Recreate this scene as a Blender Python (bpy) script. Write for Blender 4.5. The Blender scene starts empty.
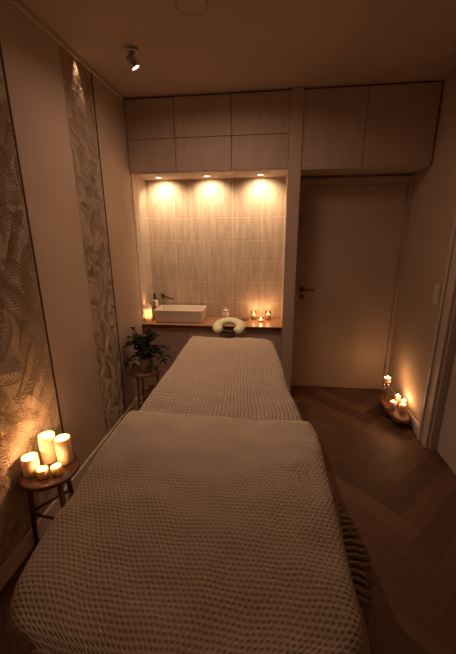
import bpy, bmesh, math, random
from mathutils import Vector, Matrix, noise

# ------------------------------------------------------------------ camera
scene = bpy.context.scene
COL = scene.collection
XL, XR, YB, HC = -1.215, 1.24, 3.37, 2.660      # left wall, right wall, back wall, ceiling
YF = 3.0                                        # front of the fitted cupboards
YN = -1.2                                       # wall behind the viewer
cam_d = bpy.data.cameras.new('camera')
cam = bpy.data.objects.new('camera', cam_d)
COL.objects.link(cam)
cam_d.sensor_fit = 'VERTICAL'
cam_d.sensor_height = 24.0
cam_d.lens = 24.0 * 333.0 / 654.0
cam_d.clip_start = 0.02
ax = Vector((0.99269758, 0.12040465, -0.00736508))      # image right
ad = Vector((0.02589646, -0.27234385, -0.96185144))     # image down
af = Vector((-0.11781722, 0.95463687, -0.27347313))     # view direction
cam.matrix_world = Matrix(((ax.x, -ad.x, -af.x, 0), (ax.y, -ad.y, -af.y, 0), (ax.z, -ad.z, -af.z, 1.6), (0, 0, 0, 1)))
scene.camera = cam

# ------------------------------------------------------------------ world, exposure
w = bpy.data.worlds.new('world'); scene.world = w; w.use_nodes = True
w.node_tree.nodes['Background'].inputs[0].default_value = (0.9, 0.55, 0.35, 1)
w.node_tree.nodes['Background'].inputs[1].default_value = 0.02
vs = scene.view_settings
vs.view_transform = 'Standard'; vs.look = 'None'; vs.exposure = 0.08; vs.gamma = 1.0; vs.use_curve_mapping = False

WARM = (1.0, 0.50, 0.20)
CANDLE = (1.0, 0.48, 0.19)
def light(name, kind, loc, energy, color=WARM, target=None, parent=None, **kw):
    l = bpy.data.lights.new(name, kind); l.energy = energy; l.color = color
    for k, v in kw.items(): setattr(l, k, v)
    o = bpy.data.objects.new(name, l); COL.objects.link(o)
    if parent: o.parent = parent
    o.location = loc
    if target is not None:
        o.rotation_euler = (Vector(target) - Vector(loc)).to_track_quat('-Z', 'Y').to_euler()
    return o
# added area light: soft warm fill below the ceiling, without a fitting
E_FILL = 5.8
light('overhead_fill', 'AREA', (-0.35, 2.1, 2.60), E_FILL, (1.0, 0.61, 0.41), target=(-0.35, 2.25, 0), shape='DISK', size=0.5, spread=math.radians(165))

# ------------------------------------------------------------------ materials
def new_mat(name, color, rough=0.6, metal=0.0, spec=0.5):
    m = bpy.data.materials.new(name); m.use_nodes = True
    b = m.node_tree.nodes['Principled BSDF']
    b.inputs['Base Color'].default_value = (*color, 1)
    b.inputs['Roughness'].default_value = rough
    b.inputs['Metallic'].default_value = metal
    b.inputs['Specular IOR Level'].default_value = spec
    return m
def N(m, t, **kw):
    n = m.node_tree.nodes.new(t)
    for k, v in kw.items(): setattr(n, k, v)
    return n
def L(m, a, b): m.node_tree.links.new(a, b)
def BS(m): return m.node_tree.nodes['Principled BSDF']
def mottle(m, c1, c2, scale=6.0, coord='Object', stretch=(1, 1, 1), bump=0.0, bscale=60.0, detail=4.0, dist=0.002):
    tc = N(m, 'ShaderNodeTexCoord'); mp = N(m, 'ShaderNodeMapping'); mp.inputs['Scale'].default_value = stretch
    L(m, tc.outputs[coord], mp.inputs['Vector'])
    n = N(m, 'ShaderNodeTexNoise'); n.inputs['Scale'].default_value = scale; n.inputs['Detail'].default_value = detail
    L(m, mp.outputs[0], n.inputs['Vector'])
    r = N(m, 'ShaderNodeValToRGB')
    r.color_ramp.elements[0].position = 0.3; r.color_ramp.elements[1].position = 0.7
    r.color_ramp.elements[0].color = (*c1, 1); r.color_ramp.elements[1].color = (*c2, 1)
    L(m, n.outputs['Fac'], r.inputs['Fac']); L(m, r.outputs[0], BS(m).inputs['Base Color'])
    if bump:
        n2 = N(m, 'ShaderNodeTexNoise'); n2.inputs['Scale'].default_value = bscale; n2.inputs['Detail'].default_value = 3
        L(m, mp.outputs[0], n2.inputs['Vector'])
        bp = N(m, 'ShaderNodeBump'); bp.inputs['Strength'].default_value = bump; bp.inputs['Distance'].default_value = dist
        L(m, n2.outputs['Fac'], bp.inputs['Height']); L(m, bp.outputs[0], BS(m).inputs['Normal'])
    return m
M = {}
M['plaster'] = mottle(new_mat('warm_plaster', (0.6, 0.48, 0.38), 0.9, spec=0.2), (0.49, 0.39, 0.31), (0.57, 0.46, 0.37), 2.0, bump=0.2, bscale=90)
M['ceiling'] = mottle(new_mat('ceiling_paint', (0.5, 0.4, 0.3), 0.92, spec=0.2), (0.42, 0.325, 0.28), (0.48, 0.375, 0.325), 1.5, bump=0.15, bscale=110)
M['paper'] = mottle(new_mat('embossed_wallpaper', (0.45, 0.36, 0.28), 0.85, spec=0.25), (0.38, 0.295, 0.225), (0.47, 0.375, 0.29), 9.0, bump=0.5, bscale=45)
M['relief'] = mottle(new_mat('wallpaper_relief', (0.55, 0.45, 0.35), 0.6, spec=0.4), (0.42, 0.335, 0.255), (0.51, 0.41, 0.32), 12.0)
M['gap'] = new_mat('shadow_gap', (0.05, 0.03, 0.02), 0.8)
M['cabinet'] = mottle(new_mat('cabinet_board', (0.5, 0.4, 0.31), 0.75, spec=0.3), (0.47, 0.37, 0.31), (0.55, 0.44, 0.37), 5.0, stretch=(6, 6, 0.7), bump=0.25, bscale=35)
M['carcass'] = new_mat('cabinet_carcass', (0.10, 0.065, 0.04), 0.8)
M['paint'] = mottle(new_mat('door_paint', (0.56, 0.46, 0.37), 0.5, spec=0.4), (0.46, 0.37, 0.31), (0.53, 0.43, 0.365), 1.6)
M['white_paint'] = new_mat('white_trim_paint', (0.72, 0.63, 0.54), 0.5)
M['frame_paint'] = new_mat('door_casing_paint', (0.62, 0.54, 0.47), 0.45)
M['tile'] = mottle(new_mat('stone_tile', (0.55, 0.45, 0.36), 0.45), (0.44, 0.36, 0.29), (0.62, 0.52, 0.43), 7.0, stretch=(5, 5, 0.9), bump=0.5, bscale=22, detail=6)
M['grout'] = new_mat('tile_grout', (0.82, 0.73, 0.62), 0.9)
M['worktop'] = mottle(new_mat('dark_oak_worktop', (0.28, 0.14, 0.07), 0.35), (0.30, 0.15, 0.075), (0.40, 0.21, 0.11), 6.0, stretch=(0.6, 8, 8))
M['worktop_edge'] = new_mat('dark_worktop_edge', (0.09, 0.04, 0.02), 0.4)
M['ceramic'] = new_mat('cream_ceramic', (0.80, 0.73, 0.64), 0.25)
M['chrome'] = new_mat('brushed_steel', (0.55, 0.5, 0.45), 0.3, 1.0)
M['bronze'] = new_mat('dark_bronze', (0.22, 0.15, 0.10), 0.35, 1.0)
M['black'] = new_mat('black_plastic', (0.02, 0.018, 0.016), 0.4)
M['amber'] = new_mat('amber_glass', (0.22, 0.07, 0.02), 0.1)
M['label'] = new_mat('paper_label', (0.7, 0.6, 0.48), 0.7)
M['stool'] = mottle(new_mat('brown_stool_wood', (0.2, 0.1, 0.05), 0.4), (0.075, 0.034, 0.018), (0.13, 0.06, 0.032), 8.0, stretch=(1, 8, 8))
M['stool2'] = mottle(new_mat('oak_stool_wood', (0.33, 0.18, 0.1), 0.45), (0.20, 0.11, 0.06), (0.30, 0.165, 0.095), 8.0, stretch=(1, 8, 8))
M['bark'] = mottle(new_mat('dark_bark', (0.1, 0.06, 0.04), 0.9), (0.05, 0.028, 0.018), (0.15, 0.08, 0.05), 25.0, bump=1, bscale=60)
M['slab'] = mottle(new_mat('sawn_slab', (0.3, 0.15, 0.08), 0.5), (0.14, 0.07, 0.04), (0.26, 0.13, 0.075), 14.0)
M['leaf'] = mottle(new_mat('dark_leaf', (0.03, 0.05, 0.02), 0.4), (0.007, 0.011, 0.007), (0.015, 0.021, 0.011), 12.0); BS(M['leaf']).inputs['Roughness'].default_value = 0.75; BS(M['leaf']).inputs['Specular IOR Level'].default_value = 0.2
M['stem'] = new_mat('plant_stem', (0.09, 0.06, 0.03), 0.7)
M['soil'] = new_mat('potting_soil', (0.03, 0.02, 0.015), 1.0)
M['pot'] = mottle(new_mat('grey_beige_pot', (0.4, 0.31, 0.25), 0.7), (0.45, 0.36, 0.3), (0.58, 0.48, 0.4), 14.0)
M['cushion'] = new_mat('pale_green_vinyl', (0.62, 0.62, 0.42), 0.5)
M['bed_vinyl'] = new_mat('beige_vinyl', (0.5, 0.42, 0.32), 0.5)
M['bed_wood'] = mottle(new_mat('beech_table_wood', (0.4, 0.25, 0.13), 0.5), (0.34, 0.2, 0.1), (0.42, 0.26, 0.14), 6.0)
M['jute'] = mottle(new_mat('jute', (0.35, 0.24, 0.13), 0.95, spec=0.1), (0.34, 0.26, 0.15), (0.52, 0.41, 0.25), 40.0)
M['switch'] = new_mat('switch_plastic', (0.68, 0.6, 0.52), 0.4)

def wax(name, strength, col=(1, 0.80, 0.52)):
    m = new_mat(name, col, 0.5)
    b = BS(m)
    b.inputs['Subsurface Weight'].default_value = 1.0
    b.inputs['Subsurface Radius'].default_value = (1.0, 0.58, 0.32)
    b.inputs['Subsurface Scale'].default_value = strength
    return m
M['wax'] = wax('ivory_wax', 0.022, (0.72, 0.60, 0.44))
M['wax_plain'] = wax('unlit_wax', 0.01, (0.8, 0.65, 0.48))
def emit(name, col, s):
    m = bpy.data.materials.new(name); m.use_nodes = True
    nt = m.node_tree; nt.nodes.clear()
    e = nt.nodes.new('ShaderNodeEmission'); o = nt.nodes.new('ShaderNodeOutputMaterial')
    e.inputs[0].default_value = (*col, 1); e.inputs[1].default_value = s
    nt.links.new(e.outputs[0], o.inputs[0]); return m
M['flame'] = emit('candle_flame', (1.0, 0.72, 0.42), 12)
M['bulb'] = emit('downlight_bulb', (1.0, 0.72, 0.42), 8)
def glass(name, col=(1, 1, 1), rough=0.02):
    # thin-walled glass: clear body with a fresnel sheen
    m = bpy.data.materials.new(name); m.use_nodes = True
    nt = m.node_tree; nt.nodes.clear()
    t = nt.nodes.new('ShaderNodeBsdfTransparent'); g = nt.nodes.new('ShaderNodeBsdfGlossy')
    f = nt.nodes.new('ShaderNodeLayerWeight'); x = nt.nodes.new('ShaderNodeMixShader'); o = nt.nodes.new('ShaderNodeOutputMaterial')
    t.inputs[0].default_value = (*col, 1); g.inputs['Roughness'].default_value = rough
    f.inputs[0].default_value = 0.25
    nt.links.new(f.outputs[1], x.inputs[0]); nt.links.new(t.outputs[0], x.inputs[1]); nt.links.new(g.outputs[0], x.inputs[2])
    nt.links.new(x.outputs[0], o.inputs[0]); return m
M['glass'] = glass('clear_glass', (0.93, 0.88, 0.8))
M['frosted'] = bpy.data.materials.new('frosted_glass'); M['frosted'].use_nodes = True
_nt = M['frosted'].node_tree; _nt.nodes.clear()
_t = _nt.nodes.new('ShaderNodeBsdfTranslucent'); _d = _nt.nodes.new('ShaderNodeBsdfDiffuse'); _x = _nt.nodes.new('ShaderNodeMixShader'); _o = _nt.nodes.new('ShaderNodeOutputMaterial')
_t.inputs[0].default_value = (0.9, 0.82, 0.7, 1); _d.inputs[0].default_value = (0.85, 0.78, 0.68, 1); _x.inputs[0].default_value = 0.45
_nt.links.new(_t.outputs[0], _x.inputs[1]); _nt.links.new(_d.outputs[0], _x.inputs[2]); _nt.links.new(_x.outputs[0], _o.inputs[0])

def wood_floor():
    m = new_mat('herringbone_oak', (0.15, 0.08, 0.05), 0.5, spec=0.35)
    at = N(m, 'ShaderNodeAttribute', attribute_name='tone')
    uv = N(m, 'ShaderNodeUVMap'); mp = N(m, 'ShaderNodeMapping'); mp.inputs['Scale'].default_value = (2.0, 26, 1)
    L(m, uv.outputs[0], mp.inputs['Vector'])
    n = N(m, 'ShaderNodeTexNoise'); n.inputs['Scale'].default_value = 3; n.inputs['Detail'].default_value = 6; n.inputs['Distortion'].default_value = 0.6
    L(m, mp.outputs[0], n.inputs['Vector'])
    a = N(m, 'ShaderNodeMath', operation='MULTIPLY_ADD'); L(m, n.outputs['Fac'], a.inputs[0]); a.inputs[1].default_value = 0.9; a.inputs[2].default_value = -0.2
    s = N(m, 'ShaderNodeMath', operation='MULTIPLY_ADD'); L(m, at.outputs['Fac'], s.inputs[0]); s.inputs[1].default_value = 0.6; L(m, a.outputs[0], s.inputs[2])
    r = N(m, 'ShaderNodeValToRGB')
    r.color_ramp.elements[0].position = 0.1; r.color_ramp.elements[1].position = 0.95
    r.color_ramp.elements[0].color = (0.070, 0.034, 0.021, 1); r.color_ramp.elements[1].color = (0.20, 0.105, 0.064, 1)
    L(m, s.outputs[0], r.inputs['Fac']); L(m, r.outputs[0], BS(m).inputs['Base Color'])
    bp = N(m, 'ShaderNodeBump'); bp.inputs['Strength'].default_value = 0.25; bp.inputs['Distance'].default_value = 0.001
    L(m, n.outputs['Fac'], bp.inputs['Height']); L(m, bp.outputs[0], BS(m).inputs['Normal'])
    return m
M['floor'] = wood_floor()

def math_n(m, op, a, b=None, c=None):
    n = N(m, 'ShaderNodeMath', operation=op)
    for i, v in enumerate((a, b, c)):
        if v is None: continue
        if isinstance(v, (int, float)): n.inputs[i].default_value = v
        else: L(m, v, n.inputs[i])
    return n.outputs[0]
def cloth(name, c1, c2, pu, pv, brick, depth, warp):
    # woven waffle: UV is in metres of cloth; pits of pitch pu x pv, brick-offset when asked
    m = new_mat(name, c1, 0.95, spec=0.1)
    b = BS(m); b.inputs['Sheen Weight'].default_value = 0.15; b.inputs['Sheen Roughness'].default_value = 0.6
    uv = N(m, 'ShaderNodeUVMap'); sp = N(m, 'ShaderNodeSeparateXYZ'); 
    wn = N(m, 'ShaderNodeTexNoise'); wn.inputs['Scale'].default_value = 7.0; wn.inputs['Detail'].default_value = 2
    L(m, uv.outputs[0], wn.inputs['Vector'])
    wv = N(m, 'ShaderNodeVectorMath', operation='MULTIPLY_ADD'); L(m, wn.outputs['Color'], wv.inputs[0])
    wv.inputs[1].default_value = (warp, warp*1.3, 0); L(m, uv.outputs[0], wv.inputs[2])
    L(m, wv.outputs[0], sp.inputs[0])
    u = math_n(m, 'DIVIDE', sp.outputs[0], pu); v = math_n(m, 'DIVIDE', sp.outputs[1], pv)
    if brick:
        odd = math_n(m, 'MULTIPLY', math_n(m, 'MODULO', math_n(m, 'ADD', math_n(m, 'FLOOR', v), 1000.0), 2.0), 0.5)
        u = math_n(m, 'ADD', u, odd)
    fu = math_n(m, 'ABSOLUTE', math_n(m, 'SINE', math_n(m, 'MULTIPLY', u, math.pi)))
    fv = math_n(m, 'ABSOLUTE', math_n(m, 'SINE', math_n(m, 'MULTIPLY', v, math.pi)))
    if brick: hgt = math_n(m, 'SUBTRACT', 1.0, math_n(m, 'POWER', math_n(m, 'MULTIPLY', fu, fv), 2.2))
    else: hgt = math_n(m, 'POWER', math_n(m, 'MULTIPLY', fu, fv), 0.6)
    nz = N(m, 'ShaderNodeTexNoise'); nz.inputs['Scale'].default_value = 260; nz.inputs['Detail'].default_value = 2
    L(m, uv.outputs[0], nz.inputs['Vector'])
    h2 = math_n(m, 'MULTIPLY_ADD', nz.outputs['Fac'], 0.25, hgt)
    bp = N(m, 'ShaderNodeBump'); bp.inputs['Strength'].default_value = 1.0; bp.inputs['Distance'].default_value = depth
    L(m, h2, bp.inputs['Height']); L(m, bp.outputs[0], b.inputs['Normal'])
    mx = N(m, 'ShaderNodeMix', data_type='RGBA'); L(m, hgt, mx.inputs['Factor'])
    mx.inputs[6].default_value = (*c2, 1); mx.inputs[7].default_value = (*c1, 1)  # c2 darkens the hollows of the weave: shade put into the colour
    L(m, mx.outputs[2], b.inputs['Base Color'])
    return m
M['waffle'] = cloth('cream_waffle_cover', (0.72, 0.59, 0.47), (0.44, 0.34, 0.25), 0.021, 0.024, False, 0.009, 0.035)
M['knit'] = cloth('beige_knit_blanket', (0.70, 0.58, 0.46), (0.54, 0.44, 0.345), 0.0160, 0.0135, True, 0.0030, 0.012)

# ------------------------------------------------------------------ mesh helpers
class MB:
    def __init__(s): s.bm = bmesh.new()
    def box(s, x0, x1, y0, y1, z0, z1, mi=0):
        vs = [s.bm.verts.new(p) for p in ((x0,y0,z0),(x1,y0,z0),(x1,y1,z0),(x0,y1,z0),(x0,y0,z1),(x1,y0,z1),(x1,y1,z1),(x0,y1,z1))]
        for f in ((0,3,2,1),(4,5,6,7),(0,1,5,4),(1,2,6,5),(2,3,7,6),(3,0,4,7)):
            s.bm.faces.new([vs[i] for i in f]).material_index = mi
        return s
    def lathe(s, prof, c=(0,0,0), n=28, cap0=True, cap1=True, wob=0.0, seed=0, sy=1.0):
        rings = []
        for k, (r, z) in enumerate(prof):
            ring = []
            for i in range(n):
                a = 2*math.pi*i/n
                rr = r*(1 + wob*noise.noise(Vector((math.cos(a)*1.5+seed, math.sin(a)*1.5, k*0.1))))
                ring.append(s.bm.verts.new((c[0]+rr*math.cos(a), c[1]+rr*sy*math.sin(a), c[2]+z)))
            rings.append(ring)
        for a, b in zip(rings, rings[1:]):
            for i in range(n):
                f = s.bm.faces.new((a[i], a[(i+1)%n], b[(i+1)%n], b[i])); f.smooth = True
        if cap0: s.bm.faces.new(rings[0][::-1])
        if cap1: s.bm.faces.new(rings[-1])
        return s
    def tube(s, pts, r, n=8, r1=None):
        pts = [Vector(p) for p in pts]; rings = []
        m = len(pts)
        for k, p in enumerate(pts):
            t = (pts[min(k+1, m-1)] - pts[max(k-1, 0)]).normalized()
            up = Vector((0,0,1)) if abs(t.z) < 0.95 else Vector((1,0,0))
            a = t.cross(up).normalized(); b = t.cross(a).normalized()
            rr = r if r1 is None else r + (r1-r)*k/(m-1)
            rings.append([s.bm.verts.new(p + (a*math.cos(q)+b*math.sin(q))*rr) for q in (2*math.pi*i/n for i in range(n))])
        for a, b in zip(rings, rings[1:]):
            for i in range(n):
                f = s.bm.faces.new((a[i], a[(i+1)%n], b[(i+1)%n], b[i])); f.smooth = True
        s.bm.faces.new(rings[0][::-1]); s.bm.faces.new(rings[-1])
        return s
    def build(s, name, mat, parent=None, bevel=0.0, seg=2):
        bmesh.ops.recalc_face_normals(s.bm, faces=s.bm.faces[:])
        me = bpy.data.meshes.new(name); s.bm.to_mesh(me); s.bm.free()
        o = bpy.data.objects.new(name, me); COL.objects.link(o)
        for m_ in (mat if isinstance(mat, (list, tuple)) else [mat]): me.materials.append(m_)
        if parent: o.parent = parent
        if bevel:
            b = o.modifiers.new('bevel', 'BEVEL'); b.width = bevel; b.segments = seg; b.limit_method = 'ANGLE'
        return o
def box(name, mat, b, parent=None, bevel=0.0):
    return MB().box(*b).build(name, mat, parent, bevel)
def tag(o, label=None, cat=None, group=None, kind=None):
    if label: o['label'] = label
    if cat: o['category'] = cat
    if group: o['group'] = group
    if kind: o['kind'] = kind
    return o
def empty(name, loc=(0,0,0), label=None, cat=None, group=None, kind=None):
    o = bpy.data.objects.new(name, None); COL.objects.link(o); o.location = loc
    o.empty_display_size = 0.05
    return tag(o, label, cat, group, kind)
def S(o, label=None): return tag(o, label, kind='structure')
random.seed(5)

# ------------------------------------------------------------------ room shell
# floor: every board of the herringbone is laid, in one mesh
def herringbone():
    bm = bmesh.new(); tone = bm.faces.layers.float.new('tone'); uvl = bm.loops.layers.uv.new('UVMap')
    wd, k = 0.125, 5; Ln = wd*k; g = 0.0008
    rot = Matrix.Rotation(math.radians(45), 3, 'Z')
    def plank(x0, y0, x1, y1, horiz):
        q = [Vector((x0+g, y0+g, 0)), Vector((x1-g, y0+g, 0)), Vector((x1-g, y1-g, 0)), Vector((x0+g, y1-g, 0))]
        P = [rot @ p for p in q]
        if max(p.x for p in P) < XL-0.1 or min(p.x for p in P) > XR+0.2 or max(p.y for p in P) < YN-0.1 or min(p.y for p in P) > YB+0.1: return
        f = bm.faces.new([bm.verts.new((p.x, p.y, 0.0)) for p in P])
        f[tone] = random.random(); off = random.random()*9
        for lp, p in zip(f.loops, q):
            lp[uvl].uv = ((p.x if horiz else p.y)+off, (p.y if horiz else p.x)+off*2)
    for i in range(-70, 90):
        for j in range(-10, 11):
            x, y = i*wd + 2*Ln*j, i*wd
            plank(x, y, x+Ln, y+wd, True)
            plank(x+Ln, y+wd-Ln, x+Ln+wd, y+wd, False)
    for co, no in (((XL, 0, 0), (-1, 0, 0)), ((XR+0.14, 0, 0), (1, 0, 0)), ((0, YN, 0), (0, -1, 0)), ((0, YB, 0), (0, 1, 0))):
        bmesh.ops.bisect_plane(bm, geom=bm.verts[:]+bm.edges[:]+bm.faces[:], plane_co=co, plane_no=no, clear_outer=True)
    for f in bm.faces: f.material_index = 0
    # dark sub-floor under the joints, closed slab
    vs_ = [bm.verts.new(p) for p in ((XL,YN,-0.0015),(XR+0.14,YN,-0.0015),(XR+0.14,YB,-0.0015),(XL,YB,-0.0015),(XL,YN,-0.06),(XR+0.14,YN,-0.06),(XR+0.14,YB,-0.06),(XL,YB,-0.06))]
    for q in ((0,1,2,3),(7,6,5,4),(0,4,5,1),(1,5,6,2),(2,6,7,3),(3,7,4,0)):
        f = bm.faces.new([vs_[i] for i in q]); f.material_index = 1
    me = bpy.data.meshes.new('floor'); bm.to_mesh(me); bm.free()
    me.materials.append(M['floor']); me.materials.append(M['gap'])
    o = bpy.data.objects.new('floor', me); COL.objects.link(o); return o
S(herringbone())
S(box('ceiling', M['ceiling'], (XL-0.1, XR+0.25, YN-0.1, YB+0.1, HC, HC+0.08)))
wl = S(box('wall_left', M['plaster'], (XL-0.1, XL, YN-0.1, YB+0.1, -0.06, HC)))
S(box('wall_back', M['plaster'], (XL, XR+0.25, YB, YB+0.1, -0.06, HC)))
S(box('wall_near', M['plaster'], (XL, XR+0.25, YN-0.1, YN, -0.06, HC)))
# right wall with a doorway beside the near end
DY0, DY1, DH = 1.44, 2.36, 2.06
mb = MB().box(XR, XR+0.15, DY1, YB, -0.06, HC).box(XR, XR+0.15, YN, DY0, -0.06, HC).box(XR, XR+0.15, DY0, DY1, DH, HC)
S(mb.build('wall_right', M['plaster']))
S(MB().box(XL, XL+0.014, YN, YF-0.02, 0, 0.1).build('baseboard_left', M['white_paint'], bevel=0.003))
S(MB().box(XR-0.014, XR, DY1+0.12, YB-0.055, 0, 0.1).build('baseboard_right', M['white_paint'], bevel=0.003))
# cornice strip where ceiling and left wall meet
S(MB().box(XL, XL+0.016, YN, YF-0.03, HC-0.03, HC).build('trim_1', M['plaster'], bevel=0.006))

# wallpaper with raised fronds
def fronds(name, y0, y1, z0, z1, parent, seed, n, size, depth, rw):
    rnd = random.Random(seed); bm = bmesh.new()
    def ribbon(pts, w0, w1):
        m = len(pts); prev = None
        for k in range(m):
            p = pts[k]; t = (pts[min(k+1, m-1)] - pts[max(k-1, 0)])
            if t.length < 1e-6: continue
            t.normalize(); nn = Vector((-t.y, t.x)); wv = (w0+(w1-w0)*k/(m-1))*0.5
            a, c, b = p-nn*wv, p, p+nn*wv
            if not all(y0 < q.x < y1 and z0 < q.y < z1 for q in (a, b)): prev = None; continue
            cur = [bm.verts.new((XL+0.0022, a.x, a.y)), bm.verts.new((XL+0.0022+depth, c.x, c.y)), bm.verts.new((XL+0.0022, b.x, b.y))]
            if prev:
                bm.faces.new((prev[0], prev[1], cur[1], cur[0])); bm.faces.new((prev[1], prev[2], cur[2], cur[1]))
            prev = cur
    for _ in range(n):
        c = Vector((rnd.uniform(y0-0.05, y1+0.05), rnd.uniform(z0-0.1, z1))); ang = rnd.uniform(0.2, 2.9); bend = rnd.uniform(-1.2, 1.2)
        ln = size*rnd.uniform(0.7, 1.2); steps = 15; p = c.copy(); a = ang; spine = []
        for k in range(steps):
            spine.append((p.copy(), a)); p = p + Vector((math.cos(a), math.sin(a)))*ln/steps; a += bend/steps
        ribbon([q for q, _ in spine], rw, 0.004)
        for k in range(1, steps):
            q, a = spine[k]; fl = ln*0.42*math.sin(math.pi*(k/steps)**0.8)+0.015
            for sd in (-1, 1):
                b = a + sd*0.95; pts = []; r = q.copy()
                for j in range(8):
                    pts.append(r.copy()); r = r + Vector((math.cos(b), math.sin(b)))*fl/8; b -= sd*0.13
                ribbon(pts, rw, 0.0025)
    me = bpy.data.meshes.new(name); bm.to_mesh(me); bm.free(); me.materials.append(M['relief'])
    o = bpy.data.objects.new(name, me); COL.objects.link(o); o.parent = parent; return o
YG1, YG2 = 1.635, 2.478
S(box('wallpaper', M['paper'], (XL, XL+0.002, 0.1, YG1-0.012, 0.1, HC-0.03), wl))
fronds('leaf_relief', 0.1, YG1-0.014, 0.12, HC-0.04, wl, 3, 420, 0.34, 0.004, 0.0085)
S(box('wallpaper', M['paper'], (XL, XL+0.002, 2.12, YG2-0.012, 0.1, HC-0.03), wl))
fronds('leaf_relief', 2.12, YG2-0.014, 0.12, HC-0.04, wl, 8, 170, 0.2, 0.003, 0.0065)
for o in bpy.data.objects:
    if o.name.startswith('leaf_relief'): S(o)
S(box('trim_2', M['gap'], (XL, XL+0.005, YG1-0.012, YG1, 0.1, HC-0.03)))
S(box('trim_3', M['gap'], (XL, XL+0.005, YG2-0.012, YG2, 0.1, HC-0.03)))

# ------------------------------------------------------------------ niche, pier, tiles
PX0, PX1 = 0.132, 0.235
S(box('wall_pier', M['plaster'], (PX0, PX1, YF-0.012, YB, 0, HC), bevel=0.003))
ZS = 2.098                                     # underside of the top cupboards
def tiles(name, axis, lo, hi, fixed, xs):
    mb = MB(); zs = [ZS, 1.741, 1.527, 1.325, 1.116, 0.908, 0.752]
    for a, b in zip(xs, xs[1:]):
        for t, u in zip(zs, zs[1:]):
            g = 0.0021
            if axis == 'x': mb.box(a+g, b-g, fixed-0.008, fixed, u+g, t-g)
            else: mb.box(fixed, fixed+0.008, a+g, b-g, u+g, t-g)
    return mb.build(name, M['tile'], bevel=0.0015, seg=1)
YT = YB-0.004
GR = 0.0072          # depth of grout behind the tile faces
S(box('trim_4', M['grout'], (XL, PX0, YT-GR-0.001, YB, 0.752, ZS)))
S(tiles('trim_5', 'x', 0, 0, YT-0.002, [XL+0.008, -0.935, -0.652, -0.362, -0.073, PX0]))
S(box('trim_6', M['grout'], (XL, XL+GR+0.001, YF+0.02, YT-0.012, 0.752, ZS)))
S(tiles('trim_7', 'y', 0, 0, XL+0.002, [YF+0.022, 3.10, YT-0.012]))

def wall_unit(x0, x1, doors, label, group):
    t = empty('wall_cabinet', ((x0+x1)/2, YF, ZS), label, 'cabinet', group)
    cx = (x0+x1)/2
    box('body', M['carcass'], (x0-cx+0.001, x1-cx-0.001, 0.021, YB-YF-0.001, 0.001, HC-ZS-0.005), t)
    box('soffit', M['cabinet'], (x0-cx+0.001, x1-cx-0.001, 0.0, YB-YF-0.012, -0.012, 0.0), t)
    for (z0, z1) in doors:
        box('door', M['cabinet'], (x0-cx+0.0025, x1-cx-0.0025, 0.0, 0.019, z0-ZS, z1-ZS), t, bevel=0.0012)
    return t
ZT = HC-0.012
g = 'handleless wall cupboards over the basin niche'
dd = [(ZS+0.002, 2.351), (2.3555, ZT)]
wall_unit(XL+0.003, -0.801, dd, 'beige two-door wall cupboard in the left corner above the basin', g)
wall_unit(-0.801, -0.332, dd, 'middle beige two-door wall cupboard above the niche, between its two neighbours', g)
wall_unit(-0.332, PX0, dd, 'beige two-door wall cupboard right of centre, against the pier', g)
g = 'tall single-door cupboards over the door'
wall_unit(PX1, 0.714, [(ZS+0.002, ZT)], 'beige overhead cupboard above the door, next to the pier', g)
wall_unit(0.714, XR-0.012, [(ZS+0.002, ZT)], 'beige overhead cupboard above the door, in the right corner', g)

def base_unit(x0, x1, label):
    cx = (x0+x1)/2
    t = empty('base_cabinet', (cx, YF+0.02, 0), label, 'cabinet', 'low cupboards under the worktop')
    box('body', M['carcass'], (x0-cx+0.001, x1-cx-0.001, 0.02, YB-YF-0.025, 0.08, 0.722), t)
    box('plinth', M['cabinet'], (x0-cx+0.001, x1-cx-0.001, 0.05, 0.07, 0.0, 0.08), t)
    box('door', M['cabinet'], (x0-cx+0.002, x1-cx-0.002, 0.0, 0.018, 0.085, 0.712), t, bevel=0.0012)
base_unit(XL+0.002, -0.777, 'low beige cupboard under the basin, behind the potted plant')
base_unit(-0.777, -0.332, 'low beige cupboard in the middle, behind the headrest')
base_unit(-0.332, PX0-0.001, 'low beige cupboard at the right end, beside the pier')
mb = MB().box(XL+0.001, PX0-0.001, YF-0.005, YT-0.011, 0.722, 0.75)
wt = mb.build('worktop', [M['worktop'], M['worktop_edge']], bevel=0.002)
for p in wt.data.polygons:
    if abs(p.normal.y) > 0.9: p.material_index = 1
tag(wt, 'brown wooden worktop running along the tiled niche with a dark front edge', 'worktop')

def disc_light(x, y):
    t = empty('downlight', (x, y, ZS-0.012), None, 'downlight', 'recessed lights under the wall cupboards')
    MB().lathe([(0.036, 0.0), (0.036, -0.004), (0.027, -0.005), (0.026, 0.0)], n=32, cap0=False, cap1=False).build('trim_ring', M['chrome'], t)
    MB().lathe([(0.026, -0.0006), (0.026, -0.0026)], n=32).build('bulb', M['bulb'], t)
    light('niche_spot', 'SPOT', (0, 0, -0.008), E_DL, (1.0, 0.66, 0.38), target=(0, 0.55, -1), parent=t, spot_size=math.radians(135), spot_blend=0.9, shadow_soft_size=0.02)
    return t
E_DL = 18.0
disc_light(-1.02, 3.185)['label'] = 'left of the three small lit downlights above the niche'
disc_light(-0.572, 3.185)['label'] = 'middle of the three small lit downlights above the niche'
disc_light(-0.095, 3.185)['label'] = 'right of the three small lit downlights above the niche, nearest the pier'

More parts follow.
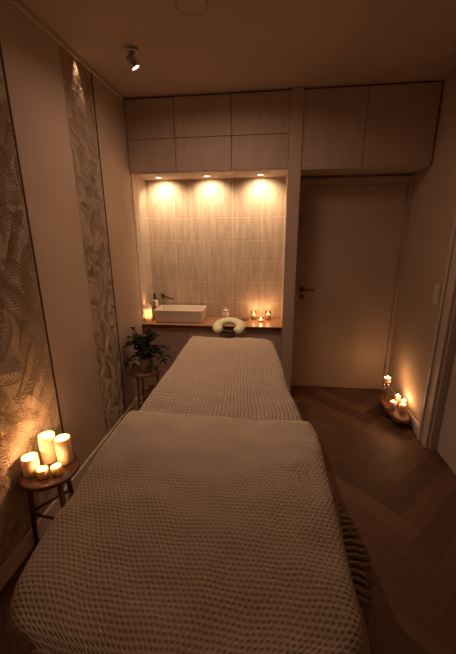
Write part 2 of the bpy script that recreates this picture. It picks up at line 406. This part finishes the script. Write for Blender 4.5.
# ------------------------------------------------------------------ doors
d1 = S(empty('door_1', (0.75, YB, 0)))
X0, X1 = 0.30-0.75, 1.205-0.75
box('leaf', M['paint'], (X0+0.003, X1-0.003, -0.028, -0.001, 0.006, 2.0), d1, bevel=0.002)
f = MB().box(PX1-0.75+0.001, X0, -0.04, -0.001, 0, 2.064).box(X1, XR-0.75-0.001, -0.04, -0.001, 0, 2.064).box(X0, X1, -0.04, -0.001, 2.004, 2.064)
f.build('frame', M['paint'], d1, bevel=0.002)
h = MB().lathe([(0.025, 0), (0.025, 0.009)], n=24)
for v in h.bm.verts: v.co = Vector((v.co.x, -v.co.z-0.028, v.co.y))
h.tube([(0, -0.03, 0), (0, -0.075, 0)], 0.009, 12).tube([(0, -0.07, 0), (0.06, -0.072, 0), (0.115, -0.07, 0)], 0.009, 12)
ho = h.build('door_handle', M['bronze'], d1); ho.location = (X0+0.030, 0, 1.05)
k = MB().box(-0.022, 0.022, -0.037, -0.0285, -0.022, 0.022).build('key_plate', M['bronze'], d1, bevel=0.003); k.location = (X0+0.030, 0, 0.975)
kb = MB().box(-0.003, 0.003, -0.044, -0.036, -0.009, 0.009).build('thumb_turn', M['chrome'], k, bevel=0.001)
for z in (1.75, 1.25, 0.3):
    hg = MB().lathe([(0.007, -0.05), (0.007, 0.05)], n=12).build('hinge', M['chrome'], d1); hg.location = (X1-0.004, -0.044, z)

# doorway in the right wall: casing, jamb and leaf
d2 = S(empty('door_2', (XR, (DY0+DY1)/2, 0)))
cy = (DY0+DY1)/2; a0, a1 = DY0-cy, DY1-cy
c = MB()
c.box(-0.022, 0, a1-0.002, a1+0.115, 0, DH+0.11).box(-0.022, 0, a0-0.115, a0+0.002, 0, DH+0.11).box(-0.022, 0, a0, a1, DH, DH+0.11)
c.box(-0.034, -0.022, a1+0.085, a1+0.115, 0, DH+0.11).box(-0.034, -0.022, a0-0.115, a0-0.085, 0, DH+0.11)
c.build('casing', M['frame_paint'], d2, bevel=0.004)
MB().box(0.0, 0.145, a1-0.02, a1, 0, DH).box(0.0, 0.145, a0, a0+0.02, 0, DH).box(0.0, 0.145, a0+0.02, a1-0.02, DH-0.02, DH).build('jamb', M['frame_paint'], d2)
lf = box('leaf', M['frame_paint'], (0.05, 0.09, a0+0.023, a1-0.023, 0.006, DH-0.023), d2, bevel=0.003)

# wall switch on the right wall
sw = empty('light_switch', (XR, 2.60, 1.15), 'white double light switch plate on the right wall beside the door casing', 'light switch')
box('plate', M['switch'], (-0.009, 0, -0.04, 0.04, -0.075, 0.075), sw, bevel=0.003)
for z in (-0.034, 0.034): 
    r = box('rocker', M['switch'], (-0.014, -0.009, -0.027, 0.027, z-0.028, z+0.028), sw, bevel=0.002)

# ------------------------------------------------------------------ ceiling fittings
v = empty('ceiling_vent', (-0.405, 1.94, HC), 'flat round cover with a raised rim on the ceiling, at the top of the photo', 'ceiling vent')
MB().lathe([(0.080, 0), (0.080, -0.004), (0.0765, -0.005), (0.0755, -0.001)], n=48, cap1=False).build('rim', M['ceiling'], v)
MB().lathe([(0.0735, -0.0005), (0.0735, -0.003), (0.070, -0.004)], n=48).build('cover', M['ceiling'], v)
sp = empty('ceiling_spotlight', (-0.844, 2.285, HC), 'small swivelling cylinder spotlight on the ceiling near the left wall', 'spotlight')
MB().lathe([(0.034, -0.0005), (0.034, -0.016), (0.030, -0.02)], n=32).build('mount', M['chrome'], sp)
MB().tube([(0, 0, -0.018), (0, 0, -0.05)], 0.008).build('stem', M['chrome'], sp)

hb = MB().lathe([(0.012, 0.036), (0.029, 0.030), (0.031, -0.035), (0.027, -0.037), (0.025, -0.028)], n=32, cap1=False)

R_ = Matrix.Rotation(math.radians(-28), 4, 'Y') @ Matrix.Rotation(math.radians(9), 4, 'X')
hd = hb.build('lamp_head', M['chrome'], sp); hd.location = (-0.006, 0, -0.066)
hd.rotation_euler = R_.to_euler()
bl = MB().lathe([(0.024, -0.031), (0.024, -0.029)], n=24).build('bulb', M['bulb'], hd)
E_SPOT = 5.0; E_LAMP = 40.0
light('lamp_spot', 'SPOT', (-0.83, 2.27, HC-0.125), E_LAMP, (1.0, 0.64, 0.43), target=(-0.28, 2.1, 0.7), spot_size=math.radians(74), spot_blend=1.0, shadow_soft_size=0.02)
# unseen pinhole light, added to streak the narrow wallpaper strip
ph = empty('added_streak_light', (XL+0.032, 2.27, HC), 'tiny recessed ceiling light added against the left wall to make the narrow streak', 'spotlight')
MB().lathe([(0.014, 0), (0.014, -0.002), (0.010, -0.002), (0.0095, -0.0004)], n=24, cap0=False, cap1=False).build('trim_ring', M['ceiling'], ph)
MB().lathe([(0.0092, -0.0002), (0.0092, -0.0008)], n=20).build('bulb', M['ceiling'], ph)
light('added_streak_spot', 'SPOT', (0, 0, -0.004), E_SPOT, (1.0, 0.62, 0.34), target=(-0.02, 0.0, -0.15), parent=ph, spot_size=math.radians(46), spot_blend=1.0, shadow_soft_size=0.004)

# ------------------------------------------------------------------ treatment table and bedding
HEAD, FOOT, TOPZ = 2.72, 0.44, 0.70
tb = empty('massage_table', (-0.28, 1.7, 0), 'long padded massage table in the middle of the room, hidden under blankets', 'massage table')
T = lambda x, y, z: (x+0.28, y-1.7, z)
def tbox(name, mat, x0, x1, y0, y1, z0, z1, bev=0.0): return box(name, mat, (x0+0.28, x1+0.28, y0-1.7, y1-1.7, z0, z1), tb, bev)
pad = tbox('padded_top', M['bed_vinyl'], -0.625, 0.03, FOOT+0.05, HEAD-0.035, 0.625, 0.69, 0.03)
tbox('rail', M['bed_wood'], -0.60, 0.005, FOOT+0.07, HEAD-0.06, 0.555, 0.625, 0.004)
for x in (-0.585, -0.01):
    for y in (FOOT+0.12, HEAD-0.12):
        MB().tube([T(x, y, 0.0), T(x, y, 0.56)], 0.022, 12).build('leg', M['bed_wood'], tb)
# horseshoe face cushion on two struts
def cradle():
    bm = bmesh.new(); rings = []; n = 40; m = 14; R, rt = 0.104, 0.044
    for i in range(n+1):
        a = math.radians(-52) + math.radians(284)*i/n          # open towards the table
        a -= math.radians(0)
        ring = []
        endf = min(1, math.sin(math.pi*i/n)*7+0.35)
        for j in range(m):
            b = 2*math.pi*j/m
            rr = R + rt*endf*math.cos(b)
            ring.append(bm.verts.new((rr*math.cos(a)*1.0, rr*math.sin(a)*0.95, rt*0.62*endf*math.sin(b))))
        rings.append(ring)
    for a, b in zip(rings, rings[1:]):
        for j in range(m): bm.faces.new((a[j], a[(j+1)%m], b[(j+1)%m], b[j])).smooth = True
    bm.faces.new(rings[0]); bm.faces.new(rings[-1][::-1])
    bmesh.ops.recalc_face_normals(bm, faces=bm.faces[:])
    me = bpy.data.meshes.new('face_cushion'); bm.to_mesh(me); bm.free(); me.materials.append(M['cushion'])
    o = bpy.data.objects.new('face_cushion', me); COL.objects.link(o); o.parent = tb
    return o
cr = cradle(); cr.location = T(-0.345, 2.86, 0.785); cr.rotation_euler = (math.radians(10), 0, math.radians(90+25-25))
cr.rotation_euler = (math.radians(17), 0, 0)
cr['label'] = 'pale green horseshoe face cushion'
MB().tube([T(-0.345-0.07, HEAD-0.1, 0.60), T(-0.345-0.07, HEAD+0.02, 0.68), T(-0.345-0.06, 2.85, 0.745)], 0.010).tube([T(-0.345+0.07, HEAD-0.1, 0.60), T(-0.345+0.07, HEAD+0.02, 0.68), T(-0.345+0.06, 2.85, 0.745)], 0.010).tube([T(-0.41, 2.84, 0.742), T(-0.28, 2.84, 0.742)], 0.010).build('headrest_strut', M['black'], tb)

def smooth(a, b, t):
    t = max(0, min(1, (t-a)/(b-a))); return t*t*(3-2*t)
def lerp_tab(tab, y):
    if y <= tab[0][0]: return tab[0][1]
    for (y0, v0), (y1, v1) in zip(tab, tab[1:]):
        if y <= y1: return v0+(v1-v0)*smooth(y0, y1, y)
    return tab[-1][1]
def drape(name, mat, ya, yb, xl, xr, top, side, ea, eb, rr, flare, thick, seed, wr=0.004, res=0.0125, sag=0.0, corner=0.08):
    # cloth coordinates: s across, b along; falls over the edge of a rounded rectangle
    bm = bmesh.new(); uvl = bm.loops.layers.uv.new('UVMap')
    W = 0.42; nx = int((2*(W+side))/res); ny = int((yb-ya+ea+eb)/res); grid = []
    for j in range(ny+1):
        b = ya-ea + (yb-ya+ea+eb)*j/ny
        row = []
        for i in range(nx+1):
            s = -(W+side) + 2*(W+side)*i/nx
            yy = min(max(b, ya), yb)
            L_, R_2 = lerp_tab(xl, yy), lerp_tab(xr, yy)
            # round the plan corners at the two ends
            for end, on_ in ((yb, eb > 0.1), (ya, ea > 0.1)):
                dd_ = abs(end-yy)
                if on_ and dd_ < corner:
                    c_ = corner*(1-math.sqrt(max(0, 1-(1-dd_/corner)**2))); L_ += c_*0.8; R_2 -= c_*0.8
            c0, A = (L_+R_2)/2, (R_2-L_)/2 - rr
            ss = s/W
            ex = max(0, abs(s)-W); ey = max(0, ya-b, b-yb)
            e = math.hypot(ex, ey)
            x = c0 + max(-1, min(1, ss))*A; y = yy + (rr if yy == ya and ea > 0 and b <= ya else 0) * 0
            if e > 0:
                dx, dy = (ex*(1 if s > 0 else -1))/e, (ey*(1 if b > yb else -1))/e
                q = math.pi/2*rr
                if e < q: hor, dr = rr*math.sin(e/rr), rr*(1-math.cos(e/rr))
                else: hor, dr = rr+flare*(e-q), rr+(e-q)*math.sqrt(1-flare*flare)
                # soft hanging folds that grow towards the hem
                t_ = (s if abs(dy) > abs(dx) else b)
                fold = smooth(0.05, 0.3, e)*0.016*(math.sin(t_*24+seed)+0.6*math.sin(t_*41+seed*2.3))
                hor += fold
                x += dx*hor; y += dy*hor; z = top-dr
            else: z = top
            nv = noise.noise(Vector((x*3.2+seed, y*2.2, 0.3)))*wr*1.3 + noise.noise(Vector((x*9+y*5+seed, y*8-x*4, 2.0)))*wr*0.75
            z += nv*(1-smooth(0.0, 0.2, e)) - sag*math.exp(-((x+0.25)/0.18)**2)
            row.append((bm.verts.new((x, y, z)), s, b))
        grid.append(row)
    for j in range(ny):
        for i in range(nx):
            q = (grid[j][i], grid[j][i+1], grid[j+1][i+1], grid[j+1][i])
            f = bm.faces.new([v[0] for v in q]); f.smooth = True
            for lp, v in zip(f.loops, q): lp[uvl].uv = (v[1], v[2])
    me = bpy.data.meshes.new(name); bm.to_mesh(me); bm.free(); me.materials.append(mat)
    o = bpy.data.objects.new(name, me); COL.objects.link(o)
    so = o.modifiers.new('thickness', 'SOLIDIFY'); so.thickness = thick; so.offset = -1
    return o
bc = drape('bed_cover', M['waffle'], 0.70, HEAD+0.02, [(0.7, -0.665), (1.4, -0.668), (2.7, -0.675)],
           [(0.7, 0.19), (1.4, 0.19), (2.0, 0.125), (2.7, 0.055)], 0.722, 0.38, 0.10, 0.16, 0.035, 0.10, 0.008, 1.7, wr=0.015, corner=0.07)
tag(bc, 'cream waffle-weave cover over the head half of the massage table', 'bed cover')
kb_ = drape('knitted_blanket', M['knit'], FOOT, 1.355, [(0.45, -0.615), (0.8, -0.650), (1.2, -0.675), (1.37, -0.675)],
            [(0.5, 0.235), (1.0, 0.235), (1.3, 0.235), (1.38, 0.222)], 0.768, 0.46, 0.46, 0.045, 0.045, 0.22, 0.016, 4.2, wr=0.014, corner=0.16)
tag(kb_, 'thick beige knitted blanket spread over the foot half of the massage table', 'blanket')

# ------------------------------------------------------------------ round jute rug with tassel fringe
RC = (-0.16, 1.42)
rg = empty('round_rug', (RC[0], RC[1], 0), 'round braided jute rug with a shaggy tassel fringe, half hidden under the table', 'rug')
prof = []
for i in range(25):
    r = 0.56*i/24+0.0; prof += [(max(r, 0.001), 0.008), (r+0.012, 0.014)]
prof += [(0.585, 0.006), (0.585, 0.001)]
MB().lathe(prof, n=96, cap0=False, cap1=False).build('braided_centre', M['jute'], rg)
def tassel(seed, r0, r1):
    rnd = random.Random(seed); mb = MB()
    mb.tube([(r0, 0, 0.012), (r0+0.022, 0, 0.016)], 0.0075, 6)
    for k in range(9):
        a = rnd.uniform(-0.10, 0.10); L_ = (r1-r0)*rnd.uniform(0.75, 1.08); z = rnd.uniform(0.004, 0.02)
        mb.tube([(r0+0.015, a*0.02, 0.013), (r0+L_*0.5, a*0.35*L_+rnd.uniform(-.006, .006), z+0.008), (r0+L_*0.8, a*L_*0.9, z*0.7+0.004), (r0+L_, a*L_*1.2+rnd.uniform(-.012, .012), 0.004)], 0.0026, 4, 0.0014)
    return mb.build('tassel', M['jute'], rg)
protos = [tassel(i, 0.575, 0.70) for i in range(4)]
NT = 96
for i in range(NT):
    if i < 4: o = protos[i]
    else: o = protos[i % 4].copy(); COL.objects.link(o); o.parent = rg
    o.rotation_euler = (0, 0, 2*math.pi*i/NT + random.uniform(-0.012, 0.012))

# ------------------------------------------------------------------ stools
def stool(x, y, H, R, mat, label, rot):
    t = empty('stool', (x, y, 0), label, 'stool'); t.rotation_euler = (0, 0, rot)
    MB().lathe([(R-0.01, H-0.026), (R, H-0.020), (R, H-0.005), (R-0.004, H-0.0015), (R-0.02, H)], n=56).build('seat', mat, t)
    for k in range(3):
        a = 2*math.pi*k/3
        c_, s_ = math.cos(a), math.sin(a)
        MB().tube([(c_*(R-0.035), s_*(R-0.035), H-0.027), (c_*(R-0.012), s_*(R-0.012), 0)], 0.0145, 12, 0.011).build('leg', mat, t)
    rr = R-0.026
    for k in range(3):
        a, b = 2*math.pi*k/3, 2*math.pi*(k+1)/3
        z = H*0.45+0.012*k
        MB().tube([(math.cos(a)*rr, math.sin(a)*rr, z), (math.cos(b)*rr, math.sin(b)*rr, z)], 0.007).build('stretcher', mat, t)
    return t
SH = 0.46
stool(-1.072, 1.303, SH, 0.137, M['stool'], 'round dark brown wooden stool by the left wall holding five candles', math.radians(205))
stool(-1.045, 2.58, SH, 0.135, M['stool2'], 'round wooden stool in the back left corner with a potted plant on it', math.radians(250))

# ------------------------------------------------------------------ candles
def candle(x, y, z, r, hgt, e, label, group, lit=True, mat=None, tilt=0.0, seed=0, fh=0.022):
    t = empty('pillar_candle', (x, y, z), label, 'candle', group)
    wl_ = 0.008 if lit else 0.003
    MB().lathe([(r-0.002, 0.0), (r, 0.003), (r, hgt-0.003), (r-0.002, hgt), (r-0.006, hgt-0.001), (r*0.62, hgt-wl_), (0.003, hgt-wl_-0.001)], n=32, wob=0.02, seed=seed).build('wax', mat or (M['wax'] if lit else M['wax_plain']), t)
    zt = hgt-wl_
    MB().tube([(0, 0, zt-0.001), (0.0006, 0, zt+0.006)], 0.0011, 6).build('wick', M['black'], t)
    if lit:
        MB().lathe([(0.0006, zt+0.004), (0.0038, zt+0.008), (0.0045, zt+0.011), (0.003, zt+fh*0.75), (0.0006, zt+fh)], n=12).build('flame', M['flame'], t)
        light('flame_light', 'POINT', (0, 0, zt+fh+0.006), e, CANDLE, parent=t, shadow_soft_size=0.006)
    return t
g = 'candles on the dark stool'
z = SH+0.0005
EC = 0.8
candle(-1.138, 1.262, z, 0.038, 0.095, EC, 'medium ivory pillar candle nearest the left wall, leftmost on the dark stool', g, seed=1)
candle(-1.112, 1.365, z, 0.040, 0.150, EC, 'tallest ivory pillar candle, in the middle at the back of the dark stool', g, seed=2)
candle(-1.024, 1.362, z, 0.038, 0.142, EC, 'tall ivory pillar candle at the right back of the dark stool', g, seed=3)
candle(-1.067, 1.245, z, 0.026, 0.045, EC*0.5, 'short squat candle at the front of the dark stool, the left one of two', g, seed=4)
candle(-1.012, 1.272, z, 0.026, 0.045, EC*0.5, 'short squat candle at the front of the dark stool, the right one of two', g, seed=5)

# ------------------------------------------------------------------ low log stand with candles by the right wall
BZ = 0.100
bo = empty('log_stand', (1.138, 2.81, 0), 'low slab of dark wood on round log feet, on the floor by the right wall', 'log stand')
sl = MB().lathe([(0.088, BZ-0.035), (0.094, BZ-0.028), (0.093, BZ-0.006), (0.088, BZ)], n=44, wob=0.16, seed=3, sy=2.6)
sl.build('slab', M['slab'], bo)
for k, (dx, dy, r) in enumerate(((-0.03, 0.15, 0.036), (0.03, 0.11, 0.032), (-0.04, 0.0, 0.038), (0.03, -0.02, 0.034), (-0.02, -0.14, 0.036))):
    MB().lathe([(r*0.9, 0), (r, 0.01), (r, BZ-0.05), (r*0.92, BZ-0.034)], c=(dx, dy, 0), n=20, wob=0.15, seed=k).build('log_foot', M['bark'], bo)
z = BZ+0.0005
g = 'candles on the log stand by the right wall'
ER = 0.36
gs = empty('candle_holder', (1.092, 2.93, z), 'tall clear glass candle holder at the far end of the log stand', 'candle holder')
MB().lathe([(0.033, 0), (0.033, 0.004), (0.008, 0.012), (0.007, 0.045), (0.012, 0.06), (0.024, 0.10), (0.030, 0.176), (0.0305, 0.182), (0.001, 0.182)], n=32, cap1=False).build('glass_stem', M['glass'], gs)
candle(1.092, 2.93, z+0.1825, 0.031, 0.042, ER*2.4, 'thick ivory candle up on the tall glass holder', g, seed=6, fh=0.028)
candle(1.100, 2.755, z, 0.026, 0.080, ER, 'short ivory candle standing alone on the left side of the log stand', g, seed=7)
candle(1.170, 2.850, z, 0.024, 0.088, ER, 'short candle behind the other two, next to the glass holder', g, seed=8, fh=0.028)
candle(1.197, 2.785, z, 0.024, 0.080, ER, 'short candle closest to the right wall on the log stand', g, seed=9, fh=0.028)
candle(1.165, 2.715, z, 0.026, 0.078, ER*0.7, 'short candle at the near end of the log stand', g, seed=10)

# ------------------------------------------------------------------ worktop things
WZ = 0.7505
bs = empty('wash_basin', (-0.868, 3.185, WZ), 'rectangular cream countertop wash basin on the wooden worktop', 'basin')
bm_ = MB()
ox, oy, hh, tk = 0.242, 0.128, 0.125, 0.013
b_ = bm_.bm
def rect(x, y, z): return [b_.verts.new(p) for p in ((-x, -y, z), (x, -y, z), (x, y, z), (-x, y, z))]
rs = [rect(ox-0.012, oy-0.010, 0), rect(ox, oy, hh), rect(ox-tk, oy-tk, hh), rect(ox-tk-0.012, oy-tk-0.012, 0.045)]
for a, b in zip(rs, rs[1:]):
    for i in range(4): b_.faces.new((a[i], a[(i+1) % 4], b[(i+1) % 4], b[i]))
b_.faces.new(rs[0][::-1]); b_.faces.new(rs[-1])
bm_.build('bowl', M['ceramic'], bs, bevel=0.004)
MB().lathe([(0.022, 0.0455), (0.022, 0.048), (0.012, 0.049)], n=24).build('drain', M['chrome'], bs)
fa = empty('wall_tap', (-1.10, YT-0.0115, 0.955), 'wall-mounted dark metal tap with a long spout over the basin', 'tap')
e1 = MB().lathe([(0.024, 0), (0.024, 0.006)], n=24)
for v in e1.bm.verts: v.co = Vector((v.co.x, -v.co.z, v.co.y))
e1.build('wall_plate', M['bronze'], fa)
MB().tube([(0, -0.006, 0), (0.03, -0.04, 0.004), (0.10, -0.10, 0.006), (0.145, -0.14, 0.004), (0.15, -0.144, -0.010)], 0.009, 12).build('spout', M['bronze'], fa)
MB().tube([(0.0, -0.02, 0), (0.0, -0.03, 0.03), (-0.01, -0.05, 0.045)], 0.006, 10).build('lever', M['bronze'], fa)
pb = empty('soap_dispenser', (-1.158, 3.262, WZ), 'cream soap bottle with a black pump in the corner behind the lit candle', 'soap dispenser')
MB().lathe([(0.030, 0), (0.032, 0.004), (0.032, 0.165), (0.026, 0.18), (0.013, 0.187), (0.013, 0.193)], n=28).build('bottle', M['ceramic'], pb)
MB().lathe([(0.016, 0.1935), (0.016, 0.215), (0.007, 0.22), (0.006, 0.236), (0.013, 0.238), (0.013, 0.252)], n=20).tube([(0, 0, 0.246), (-0.0, -0.03, 0.246), (0, -0.036, 0.238)], 0.006).build('pump', M['black'], pb)

rb = empty('amber_bottle', (-1.1365, 3.175, WZ), 'slim amber glass bottle between the lit candle and the basin', 'bottle')
MB().lathe([(0.014, 0), (0.015, 0.003), (0.015, 0.135), (0.008, 0.15), (0.007, 0.165)], n=24).build('glass_body', M['amber'], rb)
MB().lathe([(0.0095, 0.1652), (0.0095, 0.188), (0.007, 0.19)], n=18).build('cap', M['bronze'], rb)
fc = empty('lantern_candle', (-1.172, 3.085, WZ), 'tall frosted glass cylinder with a lit candle inside, in the left corner of the worktop', 'candle')
MB().lathe([(0.001, 0), (0.031, 0), (0.033, 0.003), (0.033, 0.17), (0.031, 0.17), (0.031, 0.004), (0.001, 0.004)], n=36, cap0=False, cap1=False).build('glass_cylinder', M['frosted'], fc)
MB().lathe([(0.026, 0.0045), (0.026, 0.055), (0.004, 0.053)], n=28).build('wax', M['wax'], fc)
MB().tube([(0, 0, 0.052), (0, 0, 0.059)], 0.001, 6).build('wick', M['black'], fc)
MB().lathe([(0.0006, 0.057), (0.0045, 0.062), (0.005, 0.066), (0.003, 0.075), (0.0006, 0.082)], n=12).build('flame', M['flame'], fc)
light('flame_light', 'POINT', (0, 0, 0.105), 2.2, CANDLE, parent=fc, shadow_soft_size=0.006)
jr = empty('glass_jar', (-0.425, 3.26, WZ), 'small lidded jar of pale glass on the worktop right of the basin', 'jar')
MB().lathe([(0.030, 0), (0.032, 0.003), (0.032, 0.07), (0.026, 0.078), (0.026, 0.084)], n=28).build('jar_body', M['ceramic'], jr)
MB().lathe([(0.030, 0.0842), (0.030, 0.094), (0.014, 0.099), (0.006, 0.104), (0.010, 0.112), (0.006, 0.12)], n=28).build('lid', M['ceramic'], jr)
tr = empty('tray', (-0.262, 3.245, WZ), 'small flat metal tray on the worktop between the jar and the glass candles', 'tray')
o_ = MB().lathe([(0.070, 0), (0.078, 0.006), (0.076, 0.0065), (0.069, 0.0025), (0.001, 0.0025)], n=40, cap1=False, sy=0.5).build('dish', M['bronze'], tr)
def votive(x, y, r, hgt, lvl, e, label):
    t = empty('glass_candle', (x, y, WZ), label, 'candle', 'glass candles on the worktop')
    MB().lathe([(0.001, 0.0), (r-0.003, 0), (r, 0.004), (r, hgt), (r-0.0015, hgt), (r-0.0018, 0.005), (0.001, 0.004)], n=32, cap0=False, cap1=False).build('glass', M['glass'], t)
    MB().lathe([(r-0.0035, 0.0055), (r-0.0035, lvl), (0.003, lvl-0.001)], n=28).build('wax', M['wax'], t)
    MB().lathe([(0.0006, lvl+0.003), (0.0045, lvl+0.008), (0.0052, lvl+0.011), (0.003, lvl+0.019), (0.0006, lvl+0.026)], n=12).build('flame', M['flame'], t)
    MB().tube([(0, 0, lvl-0.002), (0, 0, lvl+0.005)], 0.001, 6).build('wick', M['black'], t)
    light('flame_light', 'POINT', (0, 0, lvl+0.033), e, CANDLE, parent=t, shadow_soft_size=0.006)
votive(-0.140, 3.272, 0.027, 0.085, 0.050, 0.5, 'left of the three small clear glass candles near the pier')
votive(-0.068, 3.205, 0.030, 0.035, 0.016, 0.4, 'low tealight glass in front of the two taller glass candles')
votive(0.002, 3.272, 0.029, 0.095, 0.056, 0.5, 'right of the three small clear glass candles, nearest the pier')

# ------------------------------------------------------------------ potted plant
px_, py_, pz_ = -1.035, 2.585, SH+0.0005
pl = empty('potted_plant', (px_, py_, pz_), 'bushy dark green houseplant in a beige pot on the back stool', 'potted plant')
MB().lathe([(0.045, 0), (0.050, 0.004), (0.062, 0.10), (0.063, 0.112), (0.058, 0.112), (0.055, 0.098)], n=36, cap1=False).build('pot', M['pot'], pl)
MB().lathe([(0.0555, 0.094), (0.0555, 0.098)], n=30).build('soil', M['soil'], pl)
rnd = random.Random(12); stems = MB(); leaves = bmesh.new()
def leaf(bm, p, d, size, roll):
    d = d.normalized(); side = d.cross(Vector((0, 0, 1)))
    if side.length < 0.1: side = Vector((1, 0, 0))
    side.normalize(); side = Matrix.Rotation(roll, 3, d) @ side; up = side.cross(d).normalized()
    prev = None; n = 6
    for k in range(n+1):
        t = k/n; wv = size*0.24*math.sin(math.pi*min(1, t*0.96+0.04))**0.8*(1.15-0.5*t)
        c = p + d*size*t - up*size*0.25*t*t
        cur = [bm.verts.new(c-side*wv+up*wv*0.25), bm.verts.new(c), bm.verts.new(c+side*wv+up*wv*0.25)]
        if prev:
            for i in (0, 1):
                f = bm.faces.new((prev[i], prev[i+1], cur[i+1], cur[i])); f.smooth = True
        prev = cur
XLIM = XL+0.012-px_
for sidx in range(40):
    a = rnd.uniform(0, 2*math.pi); lean = rnd.uniform(0.03, 0.16); hgt = rnd.uniform(0.05, 0.25)
    if sidx > 22: lean = rnd.uniform(0.15, 0.2); hgt = rnd.uniform(-0.02, 0.06)
    pts = []
    for k in range(7):
        t = k/6
        p = Vector((math.cos(a)*(0.02+lean*t**1.3), math.sin(a)*(0.02+lean*t**1.3), 0.097+hgt*t + 0.05*math.sin(math.pi*t)))
        p.x = max(p.x, XLIM+0.02); pts.append(p)
    stems.tube(pts, 0.0022, 5, 0.0012)
    for k in range(2, 7):
        for sd in (-1, 1):
            d = (pts[k]-pts[k-1]).normalized()
            dv = (d*0.6 + Vector((-math.sin(a)*sd, math.cos(a)*sd, 0.15)) + Vector((rnd.uniform(-.4, .4), rnd.uniform(-.4, .4), rnd.uniform(-.4, .4))))
            leaf(leaves, pts[k], dv, rnd.uniform(0.038, 0.058), rnd.uniform(-0.6, 0.6))
    leaf(leaves, pts[6], pts[6]-pts[5], 0.055, 0)
stems.build('stems', M['stem'], pl)
for v in leaves.verts: v.co.x = max(v.co.x, XLIM)
me = bpy.data.meshes.new('foliage'); leaves.to_mesh(me); leaves.free(); me.materials.append(M['leaf'])
fo = bpy.data.objects.new('foliage', me); COL.objects.link(fo); fo.parent = pl
so = fo.modifiers.new('thickness', 'SOLIDIFY'); so.thickness = 0.0008
